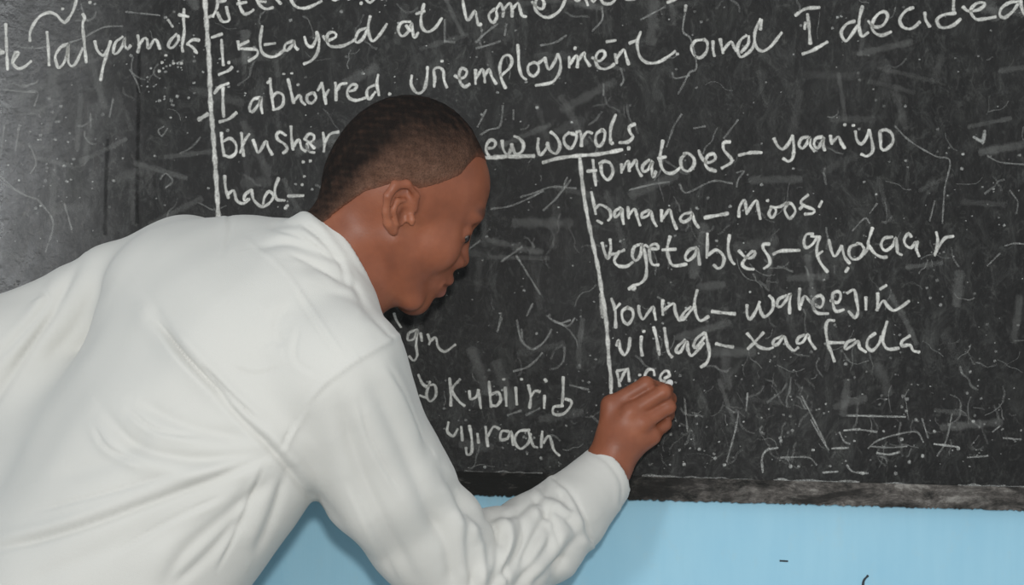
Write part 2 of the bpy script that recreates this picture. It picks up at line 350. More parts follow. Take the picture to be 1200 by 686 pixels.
# 'banana - m'oos'
word(680, 220, 6, '75,35 90,110 105,190;100,150 140,125 200,160 210,210 190,235;115,235 150,255;280,145 240,170 240,210 270,190 290,150 290,200 300,260;330,140 335,220;335,200 375,155 395,210 415,270;480,160 430,185 430,215 470,200 490,170 505,230 530,275;565,160 565,240;570,225 620,160 640,220 670,295;775,180 720,190 695,225 720,245 765,220 780,185 795,240 825,285')
word(680, 220, 6, '865,215 1030,185', 5.2, 1, 'chalk_dash')
word(820, 220, 6, '265,210 270,140 305,95 320,190;320,180 385,95 400,150 415,225;460,95;490,150 475,190 500,215 525,170 515,145 485,140;515,145 560,135 610,110 585,160 620,220 660,170 630,115 600,120;750,55 700,100 720,130 790,160 780,185 725,190;690,155 720,125;845,100 825,140')
# 'vegetables - qudaar'
word(680, 220, 6, '150,390 165,450 190,500 210,430 205,365;215,470 250,465 305,440;270,450 235,510 260,550 320,555 365,525;420,400 375,420 360,480 385,515 420,470 430,400 455,500 460,590 450,640 415,675 370,690 335,715;450,405 490,430 540,430 530,400 490,410 480,470 500,540 545,545;625,345 605,430 620,510 650,550 740,540;570,440 665,435;810,425 760,440 730,490 750,515 795,480 815,430 825,490 830,545;885,325 885,410 880,495;890,475 950,440 1000,490 990,550 960,570 930,545;1040,335 1030,430 1050,510 1075,540;'
     '1105,445 1150,490 1190,495 1220,465 1200,450 1160,490 1130,540 1160,570 1210,575;1320,400 1280,400 1275,430 1315,490 1320,540 1280,570', 4.8)
word(700, 330, 6, '240,45 258,48', 8, 1.1, 'chalk_dot')
word(820, 220, 6, '505,470 560,448 690,443', 5.0, 1, 'chalk_dash')
word(920, 250, 6, '185,150 140,150 120,200 135,245 180,220 215,165;170,165 225,170;230,165 210,260 230,340 285,415;210,300 250,270;295,190 310,260 335,305 370,260 385,230;385,240 405,310 440,355;495,220 445,240 435,290 460,325 510,315 540,260 520,220 490,215;600,105 570,200 570,240 540,290;575,230 610,280 660,310 700,310;740,170 680,180 660,230 690,265 740,230 760,175 770,230 775,280 805,295;870,170 850,145 820,190 835,230 870,245 900,205;915,200 905,250 925,305;1045,135 1055,200 1035,300;1035,290 1080,210 1110,175 1165,165;430,385 410,415')
# 'round - wareesin'
word(700, 330, 6, '95,120 120,200 125,325;115,200 155,155;210,180 170,210 175,270 210,300 245,250 240,200 205,185;285,170 290,220 315,265 350,220 385,180 395,220 405,270;455,130 450,180 455,235;460,200 530,155 540,210 570,275 600,250;650,180 610,210 580,260 600,265 640,215 680,170;695,60 675,150 690,240 720,275 775,245')
word(700, 330, 6, '795,210 860,218 960,228', 5.0, 1, 'chalk_dash')
word(860, 330, 5.4545, '75,150 75,210 95,240 130,190 155,130;150,150 165,200 190,225 235,180 240,120 215,90;325,90 275,115 265,155 290,160 330,110 350,80 345,140 345,205;410,45 405,110 410,180;415,150 440,95 480,130 540,165 560,120 540,90 500,110 490,150 520,200 590,205;605,120 650,135 670,95 655,65 620,80 620,140 640,190 690,180;710,75 755,55 770,120 780,190 760,230 720,190;830,100 830,180;905,75 905,130 900,185;905,170 940,125 970,160 1005,185 1050,165 1105,125;920,50 960,25', 4.8)
# 'villag - xaafada'
word(700, 330, 6, '130,450 145,410 155,470 185,515 215,470 225,395;305,385 300,450 310,520;315,350;390,320 410,400 430,515;465,325 480,430 495,500 520,530;610,410 555,460 550,495 580,490 620,420 630,480 650,520 680,500 740,430;745,360 690,400 670,450 690,460 745,390;750,360 770,440 780,510 760,570 720,600', 4.8)
word(700, 330, 6, '825,435 880,450 945,460', 5.0, 1, 'chalk_dash')
word(860, 330, 5.4545, '75,330 110,370 150,415 205,430 240,420;180,325 130,380 80,430;300,350 250,370 240,400 270,400 310,350 330,400 370,440 400,420;440,340 400,360 395,395 430,385 460,340 475,380 510,430;630,250 590,250 575,300 590,400 610,450 630,510;590,390 690,390;760,370 710,390 700,430 740,410 780,380 790,420 830,450;890,330 845,365 838,415 870,440 910,400 930,350;965,255 940,340 940,390 970,430 1040,425;1110,345 1060,380 1060,410 1110,405 1130,440 1170,450', 4.8)
# unfinished 'nice'
word(690, 400, 8.571, '275,300 290,370 305,450;275,295 390,275;310,400 350,310 385,280 392,330 400,400;495,335;650,340 640,288 590,282 560,325 545,400;800,350 790,300 750,298 710,345 715,390 760,400;750,370 800,345', 4.4, 1.05)
# words half hidden by the teacher
word(460, 370, 3.709, '110,60 75,75 70,105 95,100 110,65 105,130 110,170 95,195 75,175;125,75 130,110;155,80 165,110 160,125;165,110 190,95 200,135 230,155 275,125;10,-10 20,20 40,50', 4.0, .85)
word(460, 370, 3.709, '115,255 130,290 150,310;165,285 150,340 165,370 190,345 185,300 150,305;120,345 150,355', 4.2, .85)
word(460, 370, 3.709, '250,270 255,330 255,390;295,275 260,320 290,370 315,390;335,325 340,360 365,350 375,320;375,330 385,400;420,285 425,350 430,395;430,340 460,330 470,365 450,390 430,385;490,310 495,390;480,275;535,310 540,385;557,275;590,300 600,350 595,400;600,350 620,325 640,330;660,345 658,400;660,275 668,285;740,265 740,330 735,385;740,390 700,395 700,425 740,425 770,395 775,370 750,360', 4.4)
word(460, 370, 3.709, '245,460 240,500 265,520 285,490;300,480 305,540;335,475 345,530 345,590 325,600 320,570;370,510 375,550;405,480 410,530 415,565;415,520 440,480 465,490;505,500 475,500 470,535 500,530 515,500 525,560;595,495 550,500 530,540 555,575 590,550 600,510;590,500 610,560 630,570;650,500 645,570;655,550 680,520 700,580 725,605', 4.3)
ribbons('chalk_dust_line', [([(px+0.0, 551.5+(px-540)*.0282+random.Random(px).uniform(-1.6, 1.2)) for px in range(a, b, 9)], wd, v) for a, b, wd, v in
    ((545, 640, 2.6, .9), (752, 800, 5, 1.2), (800, 890, 2.4, .9), (905, 1010, 3.6, 1.3), (1030, 1062, 3, .9), (1120, 1180, 4.5, 1.3), (1175, 1260, 2.4, .8))], M_FAINT, board, 93)['kind'] = 'stuff'
# half wiped strokes
F = dict(name='faded_chalk_stroke', mat=M_FAINT)
word(780, 460, 2.857, '600,75 650,76 795,80;590,125 640,122 700,130;320,265 318,215 335,190 370,183;890,170 930,175 970,180;600,240 620,262 670,268;550,185 605,183;520,265 570,262;700,200 740,205 775,197', 3.2, 1.5, **F)
word(780, 460, 2.857, '670,185 700,160 760,140 830,130 855,165;680,178 740,182 800,178;575,130 590,160 610,170;850,85 870,150;380,215 470,215 500,240;240,60 230,120 200,230;480,90 520,160 540,190;950,70 930,160 900,210;1000,215 1070,210;1120,150 1180,155;270,0 265,60;60,20 70,130;1085,130 1110,110;450,10 530,170', 2.6, 1.0, **F)
word(780, 460, 2.857, '375,150;378,160;968,185;850,210;795,60;805,230;190,240;485,190;410,245;1018,95;780,155;650,268;760,268', 4.4, 1.7, **F)
word(560, 120, 6, '20,235 80,200 150,180 170,110 175,30;250,60 250,130;560,670 650,550;300,670 400,640 520,600 690,610;0,180 60,60', 3.0, .9, **F)
word(460, 370, 3.709, '525,240 580,225 620,195 650,160;560,60 570,120 610,145 660,110 690,60;455,70 475,10;540,20 560,110 600,140;580,430 640,400;770,300 850,320;500,430 560,410;700,20 760,45 790,10', 3.2, .95, **F)
word(740, 130, 6, '345,30 290,120 240,260;640,200 740,70;-20,560 150,520 260,505;330,520 380,580 560,500 700,515;730,440 780,430 740,490 730,540;430,130 510,115', 3.0, .8, **F)
word(640, 0, 6, '970,100 955,230 1010,290 1050,480 1000,520 960,600 920,670;880,520 900,560 1000,540;390,60 390,150 320,230;520,490 540,570 520,610;660,150 830,60;400,600 400,680', 2.9, .95, **F)
word(0, 0, 6, '510,310 600,280 680,235 760,200 880,195;170,345 280,350 340,340;900,95 1000,105 1140,120;930,500 980,590 1000,660;60,640 150,650 270,660', 2.6, .8, **F)
word(500, 0, 6, '345,310 420,240 500,180;350,350 430,330 520,300;130,300 200,310;800,330 900,310 980,260;130,150 130,310;560,180 550,260', 3.4, .8, **F)
word(900, 140, 3.43, '500,30 560,90 660,150 720,170 700,280 690,420;870,150 920,175 1020,185;640,410 660,330;940,510 980,500 1029,505;870,590 920,540;330,450 380,400 400,420;400,380 430,340', 2.5, .9, **F)
word(900, 140, 3.43, '855,90 850,100;860,50 850,90 815,75', 5, 1.6, **F)
word(500, 160, 2.858, '215,245 280,235 340,210 390,185;250,420 320,370;300,400 350,480 380,530;470,140 440,200 390,250;240,650 250,590;335,600 355,560;400,600 440,625 480,615;140,380 180,350', 3, .9, **F)
word(0, 60, 2.288, '85,250 105,300 90,330;250,170 250,210;180,410 200,480;0,330 60,380 110,400;60,200 50,270;455,210 440,230 430,215 445,205;435,345 450,330 468,350 450,368;300,180 310,130;20,200 10,290;110,400 150,460 130,540;85,110 110,115 100,150', 2.8, .8, **F)

# chalk dust, specks, ghost writing: nobody could count them
def dust():
    rnd = random.Random(7); st = []
    def sp(x, y, r, v):
        if y > 548: return
        st.append(([(x-r*.4, y), (x+r*.4, y+rnd.uniform(-r, r)*.5)], r*1.6, v))
    for i in range(900):
        x = rnd.uniform(-40, 1240); y = rnd.uniform(-30, 572)
        if rnd.random() < .45: y = 560-abs(rnd.gauss(0, 110))
        sp(x, y, rnd.choice([1.0, 1.3, 1.6, 2.2]), rnd.uniform(.5, 1.5))
    for cx, cy, n, s in ((85, 150, 20, 40), (75, 200, 24, 30), (205, 80, 26, 22), (190, 110, 20, 20), (330, 90, 16, 60), (1120, 260, 30, 60), (560, 50, 14, 50), (830, 250, 18, 60), (1000, 500, 34, 90), (790, 520, 20, 30)):
        for i in range(n): sp(rnd.gauss(cx, s), rnd.gauss(cy, s), rnd.choice([1.2, 1.8, 2.6]), rnd.uniform(.6, 1.8))
    return ribbons('chalk_dust', st, M_FAINT, board, 5)
tag(dust(), kind='stuff')
def ghosts():
    rnd = random.Random(11); st = []
    for i in range(430):
        x = rnd.uniform(-60, 1260); y = rnd.uniform(-40, 566)
        if rnd.random() < .5: x, y = rnd.gauss(980, 170), 560-abs(rnd.gauss(0, 130))
        a = rnd.choice([math.pi/2, math.pi/2, .15, rnd.uniform(0, 3.1)])+rnd.uniform(-.3, .3); L = rnd.uniform(8, 38); pts = [(x, y)]
        for k in range(4):
            a += rnd.uniform(-.7, .7); x += math.cos(a)*L/4; y += math.sin(a)*L/4; pts.append((x, y))
        st.append((pts, rnd.choice([1.4, 1.8, 2.4, 3.2]), rnd.uniform(.2, .6)))
    sm = []
    for i in range(190):                                     # wiped smudges
        x = rnd.uniform(-60, 1260); y = rnd.uniform(-40, 566); a = rnd.uniform(-.5, .3)+(math.pi/2 if rnd.random() < .45 else 0); L = rnd.uniform(28, 70)
        sm.append(([(x, y), (x+math.cos(a)*L/2+rnd.uniform(-1.5, 1.5), y+math.sin(a)*L/2), (x+math.cos(a)*L, y+math.sin(a)*L)], rnd.uniform(6, 15), rnd.uniform(.08, .26)))
    tag(ribbons('wiped_chalk_haze', [q for q in sm if max(py for px, py in q[0]) < 542], M_SMUDGE, board, 61), kind='stuff')
    st = [q for q in st if max(py for px, py in q[0]) < 549]
    return ribbons('wiped_chalk_traces', st, M_FAINT, board, 6)
tag(ghosts(), kind='stuff')
M_DARKP = mat_chalk('black_paint_streak', .30, .2, .5, (.006, .006, .006), 60)
for i, pts in enumerate(([(166, 60), (165, 120), (164, 180), (163, 262)], [(129, 165), (127, 215), (126, 275)])):
    ribbons('paint_streak', [(pts, 6, 1.0)], M_DARKP, board, 70+i)
# scuffs on the blue wall
def wall_mark(pts, wd, sd):
    global YS
    ys = YS; YS = -.0006
    o = ribbons('scuff_mark', [(pts, wd, 1.6)], M_MARK, None, sd); YS = ys
    o.parent = wall
wall_mark([(1011, 690), (1012, 681), (1017, 675)], 3.0, 1)
wall_mark([(914, 657.5), (923, 658)], 2.2, 2)
# ------------------------------------------------------------------ sculpting with distance fields -> one continuous mesh
f32 = np.float32
def V3(*a): return np.array(a, f32)
def rcone(p, a, b, ra, rb):
    a = np.asarray(a, f32); ab = np.asarray(b, f32)-a; q = p-a
    t = np.clip(q@ab/float(ab@ab), 0, 1); return np.linalg.norm(q-t[:, None]*ab, axis=1)-(ra+t*(rb-ra))
def chain(p, pts, rs, k=.012):
    d = rcone(p, pts[0], pts[1], rs[0], rs[1])
    for i in range(1, len(pts)-1): d = smin(d, rcone(p, pts[i], pts[i+1], rs[i], rs[i+1]), k)
    return d
def ell(q, c, r, R=None):
    q = q-np.asarray(c, f32)
    if R is not None: q = q@R
    r = np.asarray(r, f32); k0 = np.linalg.norm(q/r, axis=1); k1 = np.linalg.norm(q/(r*r), axis=1)+1e-9
    return k0*(k0-1)/k1
def smin(a, b, k):
    h = np.maximum(k-np.abs(a-b), 0)/k; return np.minimum(a, b)-h*h*k*.25
def smax(a, b, k): return -smin(-a, -b, k)
def unit(v): v = np.asarray(v, float); return v/np.linalg.norm(v)

def sdf_mesh(f, lo, hi, h, B=16):
    lo = np.asarray(lo, float); n = np.ceil((np.asarray(hi)-lo)/h).astype(int)+2; nb = (n+B-1)//B
    bi = np.stack(np.meshgrid(*[np.arange(k) for k in nb], indexing='ij'), -1).reshape(-1, 3)
    cen = (lo+(bi+.5)*B*h).astype(f32); dc = f(cen)
    act = bi[np.abs(dc) < B*h*1.15+.006]
    g = np.arange(-1, B+1); G = np.stack(np.meshgrid(g, g, g, indexing='ij'), -1).reshape(-1, 3); m = B+2
    VC, VP, Q = [], [], []
    N = n+4; key = lambda c: ((c[..., 0]+1)*N[1]+(c[..., 1]+1))*N[2]+(c[..., 2]+1)
    cor = [(i, j, k) for i in (0, 1) for j in (0, 1) for k in (0, 1)]
    edges = [(a, b) for a in range(8) for b in range(a+1, 8) if sum(x != y for x, y in zip(cor[a], cor[b])) == 1]
    for b in act:
        base = b*B; P = (lo+(G+base)*h).astype(f32); d = f(P)
        if d.min() > 0 or d.max() < 0: continue
        d = d.reshape(m, m, m); s = d < 0
        c8 = [d[i:m-1+i, j:m-1+j, k:m-1+k] for i, j, k in cor]; s8 = [s[i:m-1+i, j:m-1+j, k:m-1+k] for i, j, k in cor]
        cnt = sum(x.astype(np.int8) for x in s8); on = (cnt > 0) & (cnt < 8)
        idx = np.argwhere(on)
        if not len(idx): continue
        vals = np.stack([c[on] for c in c8], 1); acc = np.zeros((len(idx), 3)); ne = np.zeros(len(idx)); C = np.array(cor, float)
        for a, e in edges:
            va, ve = vals[:, a], vals[:, e]; x = (va < 0) != (ve < 0); t = np.where(x, va/(va-ve+1e-12), 0)
            acc += np.where(x[:, None], C[a]+t[:, None]*(C[e]-C[a]), 0); ne += x
        acc /= ne[:, None]; cell = idx-1+base
        VC.append(key(cell)); VP.append(lo+(cell+acc)*h)
        for ax in range(3):
            o = [0, 0, 0]; o[ax] = 1; u, v = [(1, 2), (2, 0), (0, 1)][ax]
            s0 = s[1:m-1, 1:m-1, 1:m-1]; s1 = s[1+o[0]:m-1+o[0], 1+o[1]:m-1+o[1], 1+o[2]:m-1+o[2]]
            for flip, mask in ((False, s0 & ~s1), (True, ~s0 & s1)):
                e = np.argwhere(mask)
                if not len(e): continue
                e = e+base; du = np.zeros(3, int); du[u] = 1; dv = np.zeros(3, int); dv[v] = 1
                q = np.stack([key(e-du-dv), key(e-dv), key(e), key(e-du)], 1)
                Q.append(q[:, ::-1] if flip else q)
    VC = np.concatenate(VC); VP = np.concatenate(VP); Q = np.concatenate(Q)
    uq, first = np.unique(VC, return_index=True); F = np.searchsorted(uq, Q); F = np.minimum(F, len(uq)-1)
    ok = (uq[F] == Q).all(1)
    return VP[first], F[ok]
def relax(V, F, it=2, lam=.5):
    a = np.concatenate([F[:, 0], F[:, 1], F[:, 2], F[:, 3]]); b = np.concatenate([F[:, 1], F[:, 2], F[:, 3], F[:, 0]])
    A = np.concatenate([a, b]); Bb = np.concatenate([b, a]); n = len(V); c = np.bincount(A, minlength=n)[:, None]+1e-9
    for _ in range(it):
        S = np.stack([np.bincount(A, V[Bb, k], n) for k in range(3)], 1); V = V+lam*(S/c-V)
    return V
def normals(V, F):
    fn = np.cross(V[F[:, 2]]-V[F[:, 0]], V[F[:, 3]]-V[F[:, 1]]); N = np.zeros_like(V)
    for k in range(4):
        for c in range(3): N[:, c] += np.bincount(F[:, k], fn[:, c], len(V))
    return N/(np.linalg.norm(N, axis=1)[:, None]+1e-12)
def vnoise(P, seed=0):                       # cheap smooth noise, -1..1
    r = np.random.RandomState(seed); s = np.zeros(len(P))
    for i in range(9):
        k = r.normal(size=3); k = k/np.linalg.norm(k)*r.uniform(.6, 1.8); s += np.sin(P@k*2*np.pi+r.uniform(0, 6.28))
    return s/4.5

# ------------------------------------------------------------------ the teacher: joints (metres)
YAW = math.radians(22); PIT = math.radians(27)
HO = WP(470, 235, -.25)                      # head origin, between the ears
HF = unit((math.cos(PIT)*math.cos(YAW), math.sin(YAW), -math.sin(PIT)*math.cos(YAW)))
HU = unit((math.sin(PIT), 0, math.cos(PIT))); HU = unit(HU-HF*(HU@HF)); HL = np.cross(HU, HF)
HM = np.stack([HF, HL, HU], 1).astype(f32)
def h2w(f, l, u): return HO+HF*f+HL*l+HU*u
NB = WP(372, 312, -.265); CO = WP(403, 299, -.262); CN = unit((.80, .26, .53))
PEL = np.array((-.625, -.24, .86))
SR, ER, WR = WP(402, 432, -.365), WP(528, 690, -.24), WP(712, 548, -.098)
SL, EL, WL = WP(215, 316, -.14), WP(-60, 415, -.11), np.array((-.63, -.075, 1.0))
S_AX = unit(NB-np.array((-.625, -.24, .80))); A_AX = unit((SR-SL)-S_AX*((SR-SL)@S_AX)); N_AX = np.cross(A_AX, S_AX)   # back-facing

def head_sdf(p):
    q = (p-HO.astype(f32))@HM; m = q.copy(); m[:, 1] = np.abs(m[:, 1])
    d = SKULLHAIR(q)
    d = smin(d, ell(q, (.040, 0, -.020), (.051, .057, .072)), .02)
    d = smin(d, ell(q, (.018, 0, -.052), (.060, .053, .050)), .02)
    d = smin(d, rcone(m, (.087, .006, .0225), (.079, .036, .026), .0115, .0105), .014)
    d = smin(d, ell(m, (.050, .044, -.030), (.030, .020, .026)), .018)
    d = smin(d, rcone(m, (-.004, .053, -.047), (.056, .030, -.098), .015, .017), .022)
    d = smin(d, ell(q, (.070, 0, -.062), (.030, .031, .034)), .016)
    d = smin(d, ell(q, (.070, 0, -.100), (.0215, .024, .0195)), .014)
    # eye sockets, lids
    d = smax(d, -ell(m, (.101, .033, .002), (.0190, .019, .0135)), .012)
    d = smin(d, ell(m, (.0740, .032, -.001), (.0142, .0155, .0142)), .004)
    d = smax(d, -ell(m, (.0840, .0350, -.0042), (.0105, .0130, .0038)), .0015)
    # nose
    n = rcone(q, (.087, 0, .012), (.0990, 0, -.029), .0075, .0105)
    n = smin(n, ell(q, (.0995, 0, -.031), (.0125, .0115, .0105)), .006)
    n = smin(n, ell(m, (.093, .0135, -.0345), (.0115, .0085, .0085)), .006)
    n = smax(n, -ell(m, (.0975, .0075, -.0430), (.006, .0038, .0045)), .003)
    d = smin(d, n, .010)
    # lips
    up = smin(rcone(m, (.098, 0, -.0605), (.086, .023, -.0665), .0070, .0035), rcone(m, (.0985, .004, -.0595), (.094, .012, -.061), .0068, .006), .004)
    lo = rcone(m, (.0960, 0, -.0765), (.084, .022, -.0685), .0082, .0035)
    d = smin(d, up, .006); d = smin(d, lo, .006)
    d = smax(d, -rcone(m, (.107, 0, -.0680), (.088, .025, -.0675), .0018, .0015), .0025)
    # ears
    m[:, 2] += .005; e = ell(m, (-.021, .0775, -.004), (.0165, .0055, .0255))
    m = m.copy(); m[:, 0] = (m[:, 0]+.022)/1.18-.022+(m[:, 2]+.006)*.22
    H = [(-.006, .076, .002), (-.009, .083, .017), (-.022, .0885, .0235), (-.035, .091, .016), (-.0405, .0915, .000), (-.0375, .088, -.017), (-.031, .083, -.027), (-.024, .0785, -.031)]
    e = smin(e, chain(m, H, [.0035, .0040, .0046, .0047, .0045, .0042, .0055, .0065], .003), .004)
    e = smax(e, -ell(m, (-.021, .0875, .011), (.0085, .006, .006)), .003)
    e = smax(e, -ell(m, (-.0155, .0865, -.010), (.0072, .010, .011)), .003)
    e = smin(e, chain(m, [(-.020, .083, .006), (-.0285, .0865, .001), (-.0300, .086, -.012), (-.022, .083, -.023)], [.0026, .0034, .0034, .003], .003), .002)
    e = smin(e, ell(m, (-.0065, .0790, -.011), (.0040, .0050, .0065)), .004)
    d = smin(d, e, .006)
    return d
SKULLHAIR = lambda q: smin(smin(ell(q, (-.008, 0, .0310), (.088, .076, .0905)), ell(q, (-.017, 0, .005), (.079, .072, .074)), .012), ell(q, (.029, 0, .040), (.066, .063, .061)), .016)
HLX = [-.12, -.100, -.086, -.076, -.062, -.042, -.010, .010, .030, .035, .044, .058, .075, .12]
HLY = [-.105, -.099, -.084, -.052, -.012, .010, .020, .037, .057, .072, .085, .0885, .086, .086]

def finger(p, pts, rs): return chain(p, pts, rs, .004)
RM = [WP(716, 475, -.088), WP(738, 484, -.100), WP(753, 496, -.099), WP(763, 511, -.088)]
RF = [[RM[0], WP(757, 451, -.088), WP(774, 457, -.058), WP(782, 457, -.036)],
      [RM[1], WP(777, 460, -.097), WP(784, 468, -.062), WP(778, 468, -.038)],
      [RM[2], WP(783, 477, -.090), WP(782, 486, -.058), WP(772, 483, -.038)],
      [RM[3], WP(779, 497, -.073), WP(776, 501, -.050), WP(767, 496, -.036)]]
RT = [WP(722, 534, -.078), WP(732, 497, -.052), WP(757, 476, -.034), WP(776, 463, -.028)]
def hand(p, W, M, FS, TH, k=1.0):
    wc = unit(np.mean(M, 0)-W); W0 = W
    d = chain(p, [W0, W0+(M[1]-W0)*.35], [.0300*k, .028*k])
    for i in range(4): d = smin(d, rcone(p, W0+(M[i]-W0)*.25, M[i], .0165*k, (.0135, .0124, .0118, .011)[i]*k), .012)
    for i in range(3): d = smin(d, rcone(p, M[i]*.55+W0*.45, M[i+1], .012*k, .010*k), .010)
    for i, fp in enumerate(FS):
        r = (.0102, .0102, .0096, .0085)[i]*k
        d = smin(d, finger(p, fp, [r*1.12, r*1.02, r*.93, r*.80]), .0045)
    d = smin(d, finger(p, TH, [.0165*k, .0130*k, .0112*k, .0092*k]), .005)
    return d
LMb = WL+np.array((.045, .005, -.060))
LM = [LMb+np.array((.014, -.022, .012)), LMb+np.array((.010, -.006, .002)), LMb+np.array((.002, .012, -.004)), LMb+np.array((-.010, .026, -.006))]
LF = [[m, m+np.array((.022, -.004, -.034)), m+np.array((.020, .000, -.058)), m+np.array((.010, .004, -.076))] for m in LM]
LT = [WL+np.array((.02, -.02, -.02)), WL+np.array((.035, -.035, -.05)), WL+np.array((.040, -.040, -.08)), WL+np.array((.040, -.036, -.105))]

def core_sdf(p):
    d = rcone(p, NB-S_AX*.055, PEL, .068, .115)
    d = smin(d, rcone(p, NB, NB-S_AX*.06, .050, .065), .02)
    d = smin(d, rcone(p, SL, SR, .05, .05), .06)
    d = smin(d, rcone(p, NB+S_AX*-.14-A_AX*.05, NB+S_AX*-.14+A_AX*.05, .095, .095), .05)
    # neck
    d = smin(d, rcone(p, CO-CN*.055, h2w(-.019, 0, -.025), .0535, .053), .03)
    d = smin(d, rcone(p, NB+np.array((.03, 0, -.025)), h2w(.026, 0, -.080), .056, .040), .02)
    d = smin(d, chain(p, [SR, ER, WR], [.052, .040, .028], .02), .03)
    return smin(d, chain(p, [SL, EL, WL], [.050, .040, .028], .02), .03)
def body_sdf(p):
    dist = lambda c, r: np.linalg.norm(p-np.asarray(c, f32), axis=1).min() < r
    d = core_sdf(p)
    hd = dist(HO, .26)
    if hd: d = smin(d, head_sdf(p), .014)
    else: d = np.minimum(d, np.linalg.norm(p-HO.astype(f32), axis=1)-.12)
    if dist(WP(745, 495, -.08), .16): d = smin(d, hand(p, WR, RM, RF, RT), .012)
    else: d = np.minimum(d, np.linalg.norm(p-WP(745, 495, -.08).astype(f32), axis=1)-.05)
    if dist(WL, .2): d = smin(d, hand(p, WL, LM, LF, LT), .012)
    return d

teacher = empty('person', (-.6, -.24, 0))
tag(teacher, 'man in a white long sleeved shirt leaning over to write on the blackboard', 'person')
V, F = sdf_mesh(body_sdf, (-.85, -.52, .70), (.28, .02, 1.58), .002)
V = relax(V, F, 2, .45)
q = (V-HO)@HM; al = np.abs(q[:, 1])
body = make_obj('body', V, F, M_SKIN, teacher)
def bump3(c, r): return np.exp(-(((q-np.array(c))/np.array(r))**2).sum(1))
qa = np.stack([q[:, 0], al, q[:, 2]], 1)
def bumpa(c, r): return np.exp(-(((qa-np.array(c))/np.array(r))**2).sum(1))
attr(body, 'lip', np.clip(1.3*(bumpa((.099, 0, -.0605), (.010, .020, .0055))*.35+bumpa((.098, 0, -.077), (.010, .020, .0065))), 0, 1))
brow = np.zeros(len(q))
for i in range(7):
    t = i/6; brow += bumpa((.098-.012*t**2, .012+.036*t, .0265+.006*math.sin(t*2.4)), (.014, .007, .0048))
lash = bumpa((.0850, .036, .0002), (.008, .012, .0016)); nostril = bumpa((.0965, .0075, -.0405), (.006, .0035, .004))
mouthline = bumpa((.100, 0, -.0680), (.012, .024, .0016))
stub_ear_shade = bumpa((-.018, .084, -.017), (.006, .010, .007))*.55+bumpa((.03, .05, -.085), (.04, .03, .02))*.12+bumpa((.086, .0, -.104), (.014, .018, .012))*.35  # shade of the ear hollow painted in, plus jaw and chin stubble
nk = np.clip((-.03-q[:, 0])/.03, 0, 1)*np.clip((.03-q[:, 2])/.03, 0, 1)*.16+np.clip((-q[:, 2]-.085)/.03, 0, 1)*np.clip((.07-q[:, 0])/.04, 0, 1)*.15  # nape and throat darkened: shade put into the skin colour
attr(body, 'dark', np.clip(nk*(np.linalg.norm(V-HO, axis=1) < .25)+np.minimum(brow, 1)*.75+lash*.9+nostril*.9+mouthline*.85+stub_ear_shade, 0, 1))
nail = np.zeros(len(V))
attr(body, 'pale', np.clip(bumpa((-.012, .083, -.012), (.007, .01, .02))*.0, 0, 1))
# hair: a cropped cap of its own over the skull
def hair_sdf(p):
    q = (p-HO.astype(f32))@HM
    d = SKULLHAIR(q)
    nk = rcone(p, CO-CN*.055, h2w(-.019, 0, -.025), .0535, .053)
    d = smin(d, nk, .018)
    hl = (q[:, 2]-np.interp(q[:, 0], HLX, HLY).astype(f32))*.75
    th = .0042*np.clip(hl/.030, 0, 1)+.0006
    d = d-th
    return smax(smax(d, -(d+.006), .001), -hl, .002)
V, F = sdf_mesh(hair_sdf, HO-.16, HO+.16, .002)
lab = np.arange(len(V))
for _ in range(400):                          # keep the one connected cap
    m = lab[F].min(1); new = lab.copy()
    for k in range(4): np.minimum.at(new, F[:, k], m)
    new = new[new]
    if (new == lab).all(): break
    lab = new
big = np.bincount(lab).argmax(); F = F[lab[F[:, 0]] == big]; used = np.unique(F); V = V[used]; F = np.searchsorted(used, F)
V = relax(V, F, 1, .4); q = (V-HO)@HM; N = normals(V, F)
V = V+N*(vnoise(V*120, 3)*.00035)[:, None]
hair = make_obj('hair', V, F, M_HAIR, teacher); tag(hair, 'closely cropped black hair fading out at the temple')
hl = q[:, 2]-np.interp(q[:, 0], HLX, HLY)
side = np.clip(1.25-hl/.075, 0, 1)**1.3*np.clip((np.abs(q[:, 1])-.01)/.05, .25, 1)
attr(hair, 'edge', np.clip(1-hl/.013, 0, 1)*np.clip(1.1+.6*vnoise(V*60, 8), 0, 1))
attr(hair, 'fade', np.clip(side*(1-.65*np.clip((q[:, 0]-.020)/.03, 0, 1))+.13*vnoise(V*80, 5), 0, 1))
for sgn in (-1, 1):
    def ball(name, c, r, mat, par, seg=24):
        bm = bmesh.new(); bmesh.ops.create_uvsphere(bm, u_segments=seg, v_segments=seg//2, radius=r)
        me = bpy.data.meshes.new(name); bm.to_mesh(me); bm.free(); me.materials.append(mat)
        me.polygons.foreach_set('use_smooth', [True]*len(me.polygons))
        me.transform(__import__('mathutils').Matrix.Translation(tuple(c)))
        o = bpy.data.objects.new(name, me); COL.objects.link(o); o.parent = par
        o.location = (-teacher.location[0], -teacher.location[1], 0) if par is teacher else (0, 0, 0); return o
    eb = ball('eyeball', h2w(.0738, .032*sgn, -.002), .0127, M_EYE, teacher)
    ball('iris', h2w(.0795, .0345*sgn, -.0050), .0082, M_IRIS, eb, 16)

